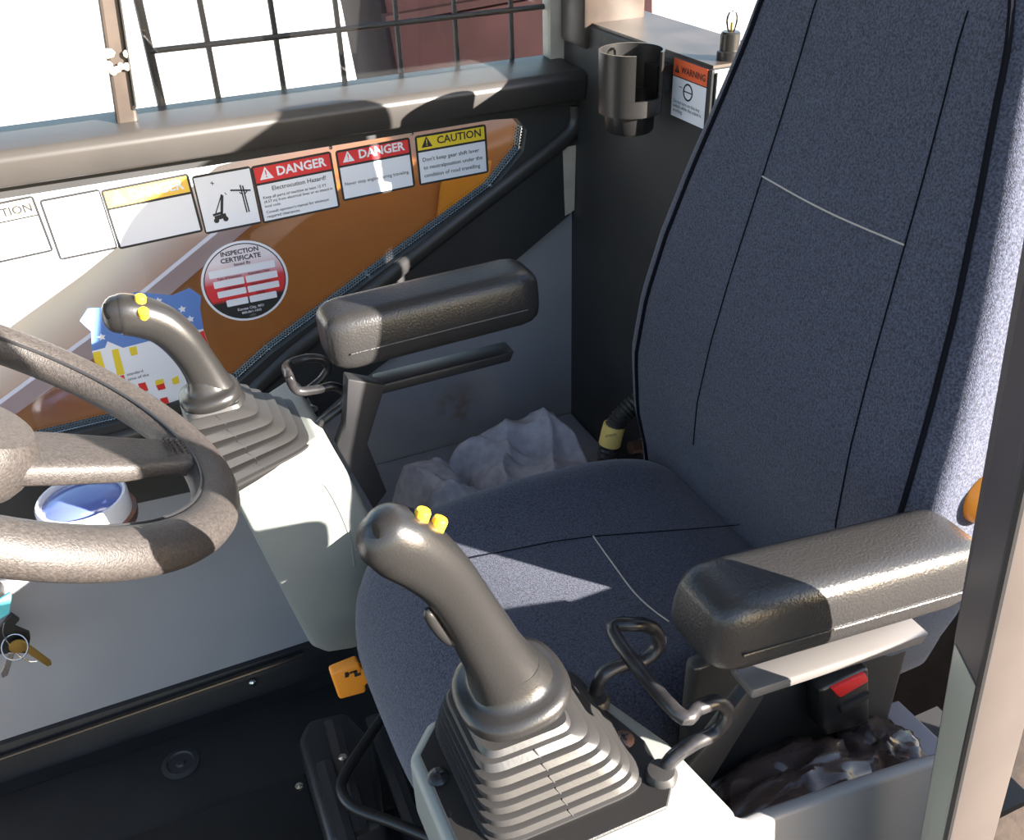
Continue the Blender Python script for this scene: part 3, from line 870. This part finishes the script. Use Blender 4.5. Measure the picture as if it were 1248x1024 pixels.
# bulb in socket on the cabinet top
bb = P(888, 72, Z=ZC + .003)
bu = empty('indicator_bulb', bb, 'small clear bulb in a black socket on the cabinet top', 'bulb')
k = mpp(bb)
obj('socket', lathe([(15 * k, 0), (15 * k, 10 * k), (13 * k, 11 * k), (12 * k, 11 * k), (12 * k, 30 * k), (10 * k, 32 * k), (3 * k, 32 * k)], bb, n=24), blackp, bu, True)
obj('glass_bulb', lathe([(3 * k, 31 * k), (5 * k, 34 * k), (7 * k, 42 * k), (7 * k, 48 * k), (5 * k, 53 * k), (1 * k, 55 * k)], bb, n=20), bulbg, bu, True)
obj('filament_post', tube([bb + V((0, 0, 30 * k)), bb + V((0, 0, 42 * k))], 1.5 * k, 6), brass, bu)

# grey rag on the ledge
rx0, rx1, ry0, ry1 = .25, .575, .94, 1.12
NX, NY = 90, 44
rag_folds = [(.18, .5, .5, .03, .10), (.36, .5, .2, -.055, .07), (.5, .4, -.5, .032, .08), (.62, .6, .9, -.025, .06), (.72, .45, -.35, .024, .09), (.85, .5, .55, .02, .08), (.27, .3, 1.2, .02, .06), (.93, .3, -.2, -.02, .07), (.55, .75, 1.4, .02, .08), (.44, .6, 1.0, -.02, .05)]
rv, rf = [], []
for i in range(NX + 1):
    for j in range(NY + 1):
        u, v = i / NX, j / NY
        x = rx0 + (rx1 - rx0) * u + .012 * noise.noise(V((u * 4, v * 4, 3))); y = ry0 + (ry1 - ry0) * v + .02 * noise.noise(V((u * 3, v * 3, 7)))
        env = min(1, 7 * min(u, 1 - u) + .05) * min(1, 6 * min(v, 1 - v) + .05)
        h = .088 + .025 * u + .012 * noise.noise(V((u * 3, v * 2, 1)))
        for (u0, v0, an, amp, wd) in rag_folds:
            d_ = (u - u0) * math.cos(an) * 1.9 + (v - v0) * math.sin(an)
            al = -(u - u0) * math.sin(an) * 1.9 + (v - v0) * math.cos(an)
            h += amp * math.exp(-abs(d_) / wd) * math.exp(-(al / .55) ** 2)
        z = .404 + env * h
        rv.append(V((x, y, max(.402, z))))
for i in range(NX):
    for j in range(NY):
        a = i * (NY + 1) + j
        rf.append((a, a + 1, a + NY + 2, a + NY + 1))
tag(obj('rag', (rv, rf), ragm, None, True, 80), 'crumpled grey blue rag lying between seat and wall', 'rag')

# hose with yellow label, pipe clamp
hp = smooth_path([P(x, y, Y=.948) for x, y in ((800, 478), (775, 492), (757, 508), (747, 525), (741, 550), (738, 590))], 10)
ho = empty('wiring_hose', hp[-1], 'black corrugated hose with a yellow label behind the cushion', 'hose')
obj('conduit', tube(hp, [.0125 + .0018 * (i % 2) for i in range(len(hp))], 14), rubber, ho)
hl = [P(x, y, Y=.948) for x, y in ((749, 518), (746, 528), (743, 541))]
obj('yellow_label', tube(hl, .0155, 16), mat('label yellow', (.75, .55, .16), .6), ho, True)
O = P(737, 533, Y=.9315)
obj('label_text', text_geo('009079', O, V((1, 0, -.15)).normalized(), V((.15, 0, 1)).normalized(), V((0, -1, 0)), width=.017, depth=.001), ink, ho)
pp1, pp2 = P(768, 546, Y=.93), P(806, 540, Y=.93)
pc_ = empty('pivot_bolt', pp1, 'steel and copper pivot bolt where cushion meets backrest', 'bolt')
obj('shank', tube([pp1, pp1.lerp(pp2, .6)], .009, 14), rusty, pc_, True)
obj('copper_sleeve', tube([pp1.lerp(pp2, .35), pp1.lerp(pp2, .58)], .0105, 14), mat('copper', (.7, .3, .14), .3, 1), pc_, True)
obj('washer', tube([pp1.lerp(pp2, .6), pp1.lerp(pp2, .82)], .0145, 18), steel, pc_, True)

# storage tray, bag, buckle
tr_ = empty('storage_tray', P(1000, 1020, Y=.34), 'grey moulded storage tray between seat and door post', 'tray')
tpx = [(872, 1300), (868, 986), (886, 985), (893, 994), (903, 1007), (914, 1010), (930, 1003), (1030, 968), (1120, 938), (1160, 927), (1150, 1300)]
obj('side_wall', bev(prism([P(x, y, Y=.335) for x, y in tpx], (0, .012, 0)), .004, 3), mat('tray plastic', (.16, .16, .165), .5), tr_, True)
obj('tray_bottom', box((.3, .347, .43), (.7, .475, .44)), matteb, tr_)
obj('tray_back', box((.3, .468, .43), (.62, .475, .47)), matteb, tr_)
e0_, e1_ = P(866, 960, Y=.44), P(958, 908, Y=.46)
obj('edge_trim', tube([e0_, e1_], .0035, 8), postm, tr_, True)
def crumple(c, sx, sy, sz, seed, n=22):
    vs, fs = [], []
    for i in range(n + 1):
        for j in range(2 * n):
            a, b = PI * i / n, 2 * PI * j / (2 * n)
            d = V((math.sin(a) * math.cos(b), math.sin(a) * math.sin(b), math.cos(a)))
            k = 1 + .2 * (1 - 2 * abs(noise.noise(d * 2.3 + V((seed, 0, 0))))) + .07 * (1 - 2 * abs(noise.noise(d * 4.2 + V((0, seed, 0))))) - .2
            vs.append(V(c) + V((d.x * sx, d.y * sy, d.z * sz)) * k)
    for i in range(n):
        for j in range(2 * n):
            j2 = (j + 1) % (2 * n)
            fs.append((i * 2 * n + j, i * 2 * n + j2, (i + 1) * 2 * n + j2, (i + 1) * 2 * n + j))
    return vs, fs
bg = empty('plastic_bag', (.45, .41, .44), 'clear crumpled plastic bag with brown contents in the tray', 'bag')
obj('film', crumple((.44, .408, .505), .105, .055, .055, 2.0), bagm, bg, True, 50)
obj('film', crumple((.54, .412, .495), .055, .05, .05, 9.0), bagm, bg, True, 50)
obj('contents', crumple((.47, .412, .475), .12, .04, .032, 4.0), mat('brown paper', (.12, .06, .035), .8, col2=(.05, .03, .025), noise_scale=20), bg, True, 50)
sb = empty('seat_belt_buckle', P(1030, 930, Y=.44), 'black seat belt buckle with red release button', 'buckle')
bq = [P(x, y, Y=.425) for x, y in ((996, 838), (1022, 853), (1060, 832), (1060, 880), (1052, 890), (1024, 900), (1002, 886))]
bq = [P(x, y, Y=.425) for x, y in ((1000, 842), (1060, 815), (1061, 878), (1050, 886), (1008, 898), (1001, 888))]
obj('body', bev(prism(bq, (0, .022, 0)), .004, 3), blackp, sb, True)
rq = [P(x, y, Y=.422) for x, y in ((1014, 841), (1056, 822), (1060, 831), (1024, 852))]
obj('release_button', bev(prism(rq, (0, .01, 0)), .002, 2), red, sb, True)
obj('ridge', prism([P(x, y, Y=.423) for x, y in ((1024, 862), (1060, 845), (1060, 851), (1026, 870))], (0, .003, 0)), blackm, sb)
obj('strap', prism([P(x, y, Y=.436) for x, y in ((1020, 888), (1036, 884), (1040, 965), (1027, 968))], (0, .006, 0)), blackp, sb)
rb = [P(x, y, Z=.5) for x, y in ((1070, 862), (1095, 853), (1150, 905), (1150, 935), (1135, 932))]
tag(obj('metal_rail', bev(prism(rb, (0, 0, -.02)), .002, 2), mat('rail paint', (.3, .28, .3), .4, .2)), 'grey metal rail behind the plastic bag', 'rail')

tq = [P(x, y, Y=WY - .0135) for x, y in ((686, 180), (702, 177), (700, 256), (689, 263))]
tag(obj('tape_strip', prism(tq, (0, .0012, 0)), tapem), 'short strip of beige tape on black panel below cup holder', 'tape')

# ================================================================ stickers
LY = WY - 0.0135
UX, UZ, NY_ = V((1, 0, 0)), V((0, 0, 1)), V((0, -1, 0))
class Sheet:
    def __init__(s, O, U, W, N): s.O, s.U, s.W, s.N = V(O), V(U), V(W), V(N)
    def at(s, u, v, h=0): return s.O + s.U * u + s.W * v + s.N * h
    def poly(s, pts, h0, h1): return prism([s.at(u, v, h0) for u, v in pts], s.N * (h1 - h0))
    def rect(s, u0, v0, u1, v1, h0, h1): return s.poly([(u0, v0), (u1, v0), (u1, v1), (u0, v1)], h0, h1)
    def rrect(s, u0, v0, u1, v1, r, h0, h1):
        pts = []
        for cu, cv, a in ((u1 - r, v1 - r, 0), (u0 + r, v1 - r, 90), (u0 + r, v0 + r, 180), (u1 - r, v0 + r, 270)):
            pts += [(cu + r * math.cos(math.radians(a + t)), cv + r * math.sin(math.radians(a + t))) for t in (0, 30, 60, 90)]
        return s.poly(pts, h0, h1)
    def text(s, body, u, v, width=None, size=None, bold=0, h=.0007): return text_geo(body, s.at(u, v), s.U, s.W, s.N, width, size, bold, h)
def sheet_px(tl, tr, bl, Y=LY):
    a, b, c = P(*tl, Y=Y), P(*tr, Y=Y), P(*bl, Y=Y)
    U = (b - a).normalized(); W = V((0, 0, 1)); W = (W - U * W.dot(U)).normalized()
    wdt, hgt = (b - a).length, abs((a - c).dot(W))
    return Sheet(a - W * hgt, U, W, NY_), wdt, hgt
def tri(s, u, v, sz, root, m1, m2):
    t = obj('warning_triangle', s.poly([(u, v), (u + sz, v), (u + sz / 2, v + sz * .9)], .0004, .0007), m1, root)
    obj('exclamation_mark', join(s.rect(u + sz * .46, v + sz * .3, u + sz * .54, v + sz * .65, .0007, .0009), s.rect(u + sz * .46, v + sz * .12, u + sz * .54, v + sz * .22, .0007, .0009)), m2, t)
def sign(label, tl, tr, bl, head, headm, textm, lines, tw, name='warning_sticker', textu=None, boldh=.02):
    s, W, H = sheet_px(tl, tr, bl)
    root = empty(name, s.at(W / 2, 0), label, 'sticker', 'safety stickers on the window')
    obj('border', s.rrect(0, 0, W, H, .004, 0, .0003), signk, root)
    b = .003
    hh_ = H * .34
    obj('header', s.rect(b, H - hh_ + b, W - b, H - b, .0002, .0004), headm, root)
    obj('white_panel', s.rect(b, b, W - b, H - hh_, .0002, .0004), white, root)
    if head:
        tri(s, W * .08, H - hh_ + b + hh_ * .14, hh_ * .68, root, textm, headm if textm is not ink else signyel)
        obj('heading', s.text(head, W * .30, H - hh_ + b + hh_ * .22, width=W * .62, bold=boldh), textm, root)
    for body, u, v, wdt in lines:
        obj('wording', s.text(body, W * u, H * v, width=W * wdt, bold=.008), ink, root)
    return s, W, H, root

sign('yellow CAUTION sticker about the gear shift lever', (505, 166), (592, 151), (514, 226), 'CAUTION', signyel, ink,
     [("Don't keep gear shift lever", .08, .47, .80), ('to neutralposition under the', .08, .31, .84), ('condition of road travelling', .08, .15, .80)], .8)
sign('red DANGER sticker reading never stop engine during traveling', (408, 184), (499, 167), (416, 246), 'DANGER', signred, white,
     [('Never stop engine during traveling.', .06, .30, .88)], .8, boldh=.03)
s, W, H, root = sign('red DANGER sticker warning of electrocution hazard', (305, 203), (403, 184), (320, 273), 'DANGER', signred, white,
     [('Electrocution Hazard!', .20, .54, .68), ('Keep all parts of machine at least 15 FT', .07, .42, .80), ('(4.57 m) from electrical lines or as stated in', .07, .345, .87), ('local code.', .07, .27, .2), ("Consult operator's manual for minimum", .07, .165, .8), ('required clearances.', .07, .085, .42)], .8, boldh=.03)
# pictogram sheet joined to the electrocution sticker
s, W, H = sheet_px((233, 215), (305, 202), (250, 286))
root = empty('pictogram_sticker', s.at(W / 2, 0), 'white sticker picturing a crane touching a power line pole', 'sticker', 'safety stickers on the window')
obj('border', s.rrect(0, 0, W, H, .004, 0, .0003), signk, root)
obj('white_panel', s.rect(.002, .003, W - .002, H - .003, .0002, .0004), white, root)
def ln(s, u0, v0, u1, v1, t):
    d = V((u1 - u0, v1 - v0)).normalized(); nx, ny = -d.y * t / 2, d.x * t / 2
    return s.poly([(u0 * 1 + nx, v0 + ny), (u1 + nx, v1 + ny), (u1 - nx, v1 - ny), (u0 - nx, v0 - ny)], .0004, .0006)
g = []
for (u0, v0, u1, v1, t) in ((.22, .24, .42, .26, .006), (.2, .30, .36, .32, .003), (.34, .28, .42, .62, .0022), (.24, .3, .42, .62, .0014), (.36, .28, .44, .6, .0014), (.58, .66, .92, .60, .0022), (.76, .72, .78, .24, .0018), (.80, .70, .82, .24, .0018), (.72, .6, .78, .55, .0014), (.86, .6, .80, .55, .0014)):
    g.append(ln(s, u0 * W, v0 * H, u1 * W, v1 * H, t))
obj('crane_drawing', join(*g), ink, root)
obj('wheel_drawing', join(*[s.poly([(W * u + .0035 * math.cos(q * PI / 5), H * .2 + .0035 * math.sin(q * PI / 5)) for q in range(10)], .0004, .0007) for u in (.24, .40)]), ink, root)
obj('spark_drawing', join(ln(s, W * .28, H * .84, W * .34, H * .82, .001), ln(s, W * .31, H * .86, W * .31, H * .80, .001), ln(s, W * .48, H * .64, W * .5, H * .6, .001)), ink, root)
# orange danger header and blank panel: direct sun's washout put into the colour
sign('sticker with orange DANGER header, washout of direct sun in its colour', (122, 232), (229, 211), (137, 306), 'DANGER', signglare, white, [], .8, boldh=.03)
s, W, H = sheet_px((47, 244), (121, 230), (66, 319))
root = empty('blank_sticker', s.at(W / 2, 0), 'white sticker panel with two specks, left blank for direct sun washout', 'sticker', 'safety stickers on the window')
obj('border', s.rrect(0, 0, W, H, .004, 0, .0003), signk, root)
obj('white_panel', s.rect(.003, .003, W - .002, H - .003, .0002, .0004), white, root)
obj('speck', s.rect(W * .62, H * .83, W * .64, H * .86, .0004, .0006), ink, root)
obj('speck', ln(s, W * .52, H * .22, W * .6, H * .2, .001), ink, root)
s, W, H = sheet_px((-68, 260), (40, 238), (-52, 332))
root = empty('warning_sticker', s.at(W / 2, 0), 'pale yellow CAUTION sticker reaching behind the window edge', 'sticker', 'safety stickers on the window')
obj('border', s.rrect(0, 0, W, H, .004, 0, .0003), signk, root)
obj('header', s.rect(.003, H * .68, W - .003, H - .003, .0002, .0004), mat('sign sun glare pale yellow', (.72, .7, .4), .45), root)  # pale header colour carries the overexposure of direct sun
obj('white_panel', s.rect(.003, .003, W - .003, H * .65, .0002, .0004), white, root)
obj('heading', s.text('CAUTION', W * .28, H * .75, width=W * .66, bold=.025), ink, root)
tri(s, W * .06, H * .73, H * .2, root, ink, signyel)

# rivets between stickers
for x, y, lab in ((403, 180, 'tiny bright rivet between the two red DANGER stickers'), (502, 163, 'tiny bright rivet between red DANGER and yellow CAUTION stickers')):
    p = P(x, y, Y=LY)
    tag(obj('rivet', lathe([(.0025, 0), (.0022, .001), (.001, .0018)], p, (0, -1, 0), 10), steel), lab, 'rivet', 'rivets above the stickers')

# inspection certificate
GLY = WY - .0005
ic = P(299, 343, Y=GLY); IR = 52 * mpp(ic)
s = Sheet(ic, (P(330, 337, Y=GLY) - ic).normalized(), UZ, NY_)
root = empty('inspection_sticker', ic - UZ * IR, 'round INSPECTION CERTIFICATE sticker fading from white to red to black', 'sticker')
disc = lambda r, h0, h1, n=48: s.poly([(r * math.cos(2 * PI * q / n), r * math.sin(2 * PI * q / n)) for q in range(n)], h0, h1)
obj('white_disc', disc(IR, 0, .0003), white, root)
obj('thin_ring', disc(IR * .945, .0003, .0004), ink, root)
cm = bpy.data.materials.new('certificate print'); cm.use_nodes = True
n_, l_ = cm.node_tree.nodes, cm.node_tree.links
tc = n_.new('ShaderNodeTexCoord'); sx = n_.new('ShaderNodeSeparateXYZ'); rp = n_.new('ShaderNodeValToRGB')
l_.new(tc.outputs['Generated'], sx.inputs[0]); l_.new(sx.outputs['Z'], rp.inputs[0])
el = rp.color_ramp.elements
el[0].position = .26; el[0].color = (.02, .02, .022, 1); el[1].position = .80; el[1].color = (.72, .66, .7, 1)
e = el.new(.31); e.color = (.62, .03, .035, 1); e = el.new(.52); e.color = (.6, .04, .05, 1); e = el.new(.62); e.color = (.62, .35, .4, 1)
l_.new(rp.outputs[0], n_['Principled BSDF'].inputs['Base Color']); n_['Principled BSDF'].inputs['Roughness'].default_value = .45
obj('printed_disc', disc(IR * .92, .0004, .0005), cm, root)
B = lambda u0, v0, u1, v1: obj('blank_field', s.rrect(u0 * IR, v0 * IR, u1 * IR, v1 * IR, .0012, .0005, .0006), white, root)
B(-.78, .22, .74, .40); B(-.72, -.04, -.02, .13); B(.02, -.04, .76, .13); B(-.68, -.29, -.02, -.13); B(.02, -.29, .76, -.13); B(-.52, -.55, -.02, -.38); B(.02, -.55, .66, -.38)
obj('heading', s.text('INSPECTION', -.43 * IR, .70 * IR, width=.86 * IR, bold=.03), ink, root)
obj('heading', s.text('CERTIFICATE', -.46 * IR, .54 * IR, width=.92 * IR, bold=.03), ink, root)
for t, u, v, wd in (('Issued By', -.18, .43, .38), ('Type of Inspection', -.62, .155, .56), ('Expiration Date', .1, .155, .5), ('Serial Number', -.5, -.11, .44), ('Safety Decal No.', .1, -.11, .5), ('Unit', .2, -.36, .2)):
    obj('wording', s.text(t, u * IR, v * IR, width=wd * IR, bold=.02, h=.0008), ink, root)
obj('wording', s.text('Kansas City, MO', -.3 * IR, -.70 * IR, width=.62 * IR, bold=.02), white, root)
obj('wording', s.text('800-861-1003', -.22 * IR, -.80 * IR, width=.46 * IR, bold=.02), white, root)
obj('emblem', s.poly([(.02 * IR + .09 * IR * math.cos(q * PI / 8), -.88 * IR + .05 * IR * math.sin(q * PI / 8)) for q in range(16)], .0005, .0006), steel, root)

# shield sticker
root = empty('shield_sticker', P(190, 490, Y=GLY), 'shield sticker with white stars on blue above red, yellow and white stripes', 'sticker')
def gp(pts, h): return prism([P(x, y, Y=GLY - h) for x, y in pts], (0, .0003, 0))
shield = [(97, 391), (107, 376), (122, 375), (150, 368), (164, 356), (177, 357), (210, 360), (231, 351), (245, 361), (244, 377), (248, 402), (260, 438), (262, 458), (252, 480), (222, 490), (196, 494), (160, 482), (130, 462), (116, 442), (112, 428), (111, 404), (104, 398)]
obj('white_shield', gp(shield, .0003), white, root)
obj('blue_field', gp([(97, 391), (107, 376), (122, 375), (150, 368), (164, 356), (177, 357), (210, 360), (231, 351), (245, 361), (244, 377), (248, 401), (229, 404), (226, 396), (215, 398), (212, 408), (150, 424), (131, 416), (128, 424), (112, 428), (111, 404), (104, 398)], .0006), blue, root)
for x, y in ((193, 367), (209, 379), (222, 377), (217, 392), (232, 389), (124, 411), (150, 395), (170, 362)):
    c = P(x, y, Y=GLY - .0009); k = 5 * mpp(c)
    pts = [c + V((math.sin(q * PI / 5), 0, math.cos(q * PI / 5))) * (k if q % 2 == 0 else k * .5) for q in range(10)]
    obj('star', prism(pts, (0, .0003, 0)), white, root)
for col, pts in ((red, [(241, 406), (248, 403), (259, 436), (258, 442), (253, 440)]), (signyel, [(113, 430), (122, 428), (130, 455), (124, 456), (115, 440)]), (signyel, [(136, 427), (144, 425), (152, 456), (143, 458)]), (signyel, [(157, 424), (166, 422), (168, 432), (160, 434)]),
                 (red, [(144, 459), (151, 457), (153, 464), (147, 466)]), (red, [(168, 468), (177, 466), (181, 476), (172, 478)]), (red, [(190, 470), (200, 467), (202, 474), (193, 476)]), (signyel, [(189, 464), (199, 462), (200, 467), (190, 470)]), (signyel, [(209, 462), (217, 458), (219, 467), (211, 469)]), (red, [(195, 486), (204, 484), (206, 491), (198, 494)])):
    obj('stripe', gp(pts, .0006), col, root)
O = P(155, 458, Y=GLY); U = (P(175, 453, Y=GLY) - O).normalized()
k = mpp(O)
obj('wording', text_geo('standard', O, U, UZ, NY_, width=19 * k, depth=.0012), ink, root)
obj('wording', text_geo('time of the', P(156, 464, Y=GLY), U, UZ, NY_, width=25 * k, depth=.0012), ink, root)

# warning sticker on the cabinet face (text runs toward the door)
xb = XR - .0004
a, b, c = P(822, 70, X=xb), P(863, 86, X=xb), P(821, 141, X=xb)
U = V((0, -1, 0)); s = Sheet(V((xb, a.y, c.z)), U, UZ, V((-1, 0, 0)))
W, H = a.y - b.y, a.z - c.z
root = empty('warning_sticker', s.at(W / 2, 0), 'orange headed WARNING sticker on the black rear cabinet', 'sticker')
obj('white_panel', s.rect(0, 0, W, H * .69, 0, .0004), white, root)
obj('header', s.rect(0, H * .71, W, H, 0, .0004), signor, root)
tri(s, W * .05, H * .77, H * .15, root, ink, signor)
obj('heading', s.text('WARNING', W * .24, H * .79, width=W * .72, bold=.02), ink, root)
ringp = [(W * .48 + .010 * math.cos(2 * PI * q / 20), H * .5 + .010 * math.sin(2 * PI * q / 20)) for q in range(20)]
rin = [(W * .48 + .008 * math.cos(2 * PI * q / 20), H * .5 + .008 * math.sin(2 * PI * q / 20)) for q in range(20)]
obj('symbol', join(ring([s.at(u, v, .0004) for u, v in ringp], [s.at(u, v, .0004) for u, v in rin], s.N * .0003), s.rect(W * .34, H * .49, W * .62, H * .51, .0004, .0006), s.rect(W * .2, H * .54, W * .3, H * .55, .0004, .0006)), ink, root)
for t, v, wd in (('Do not turn on this key', .25, .8), ('switch while the crane is', .17, .85), ('working.', .09, .3)):
    obj('wording', s.text(t, W * .06, H * v, width=W * wd), ink, root)
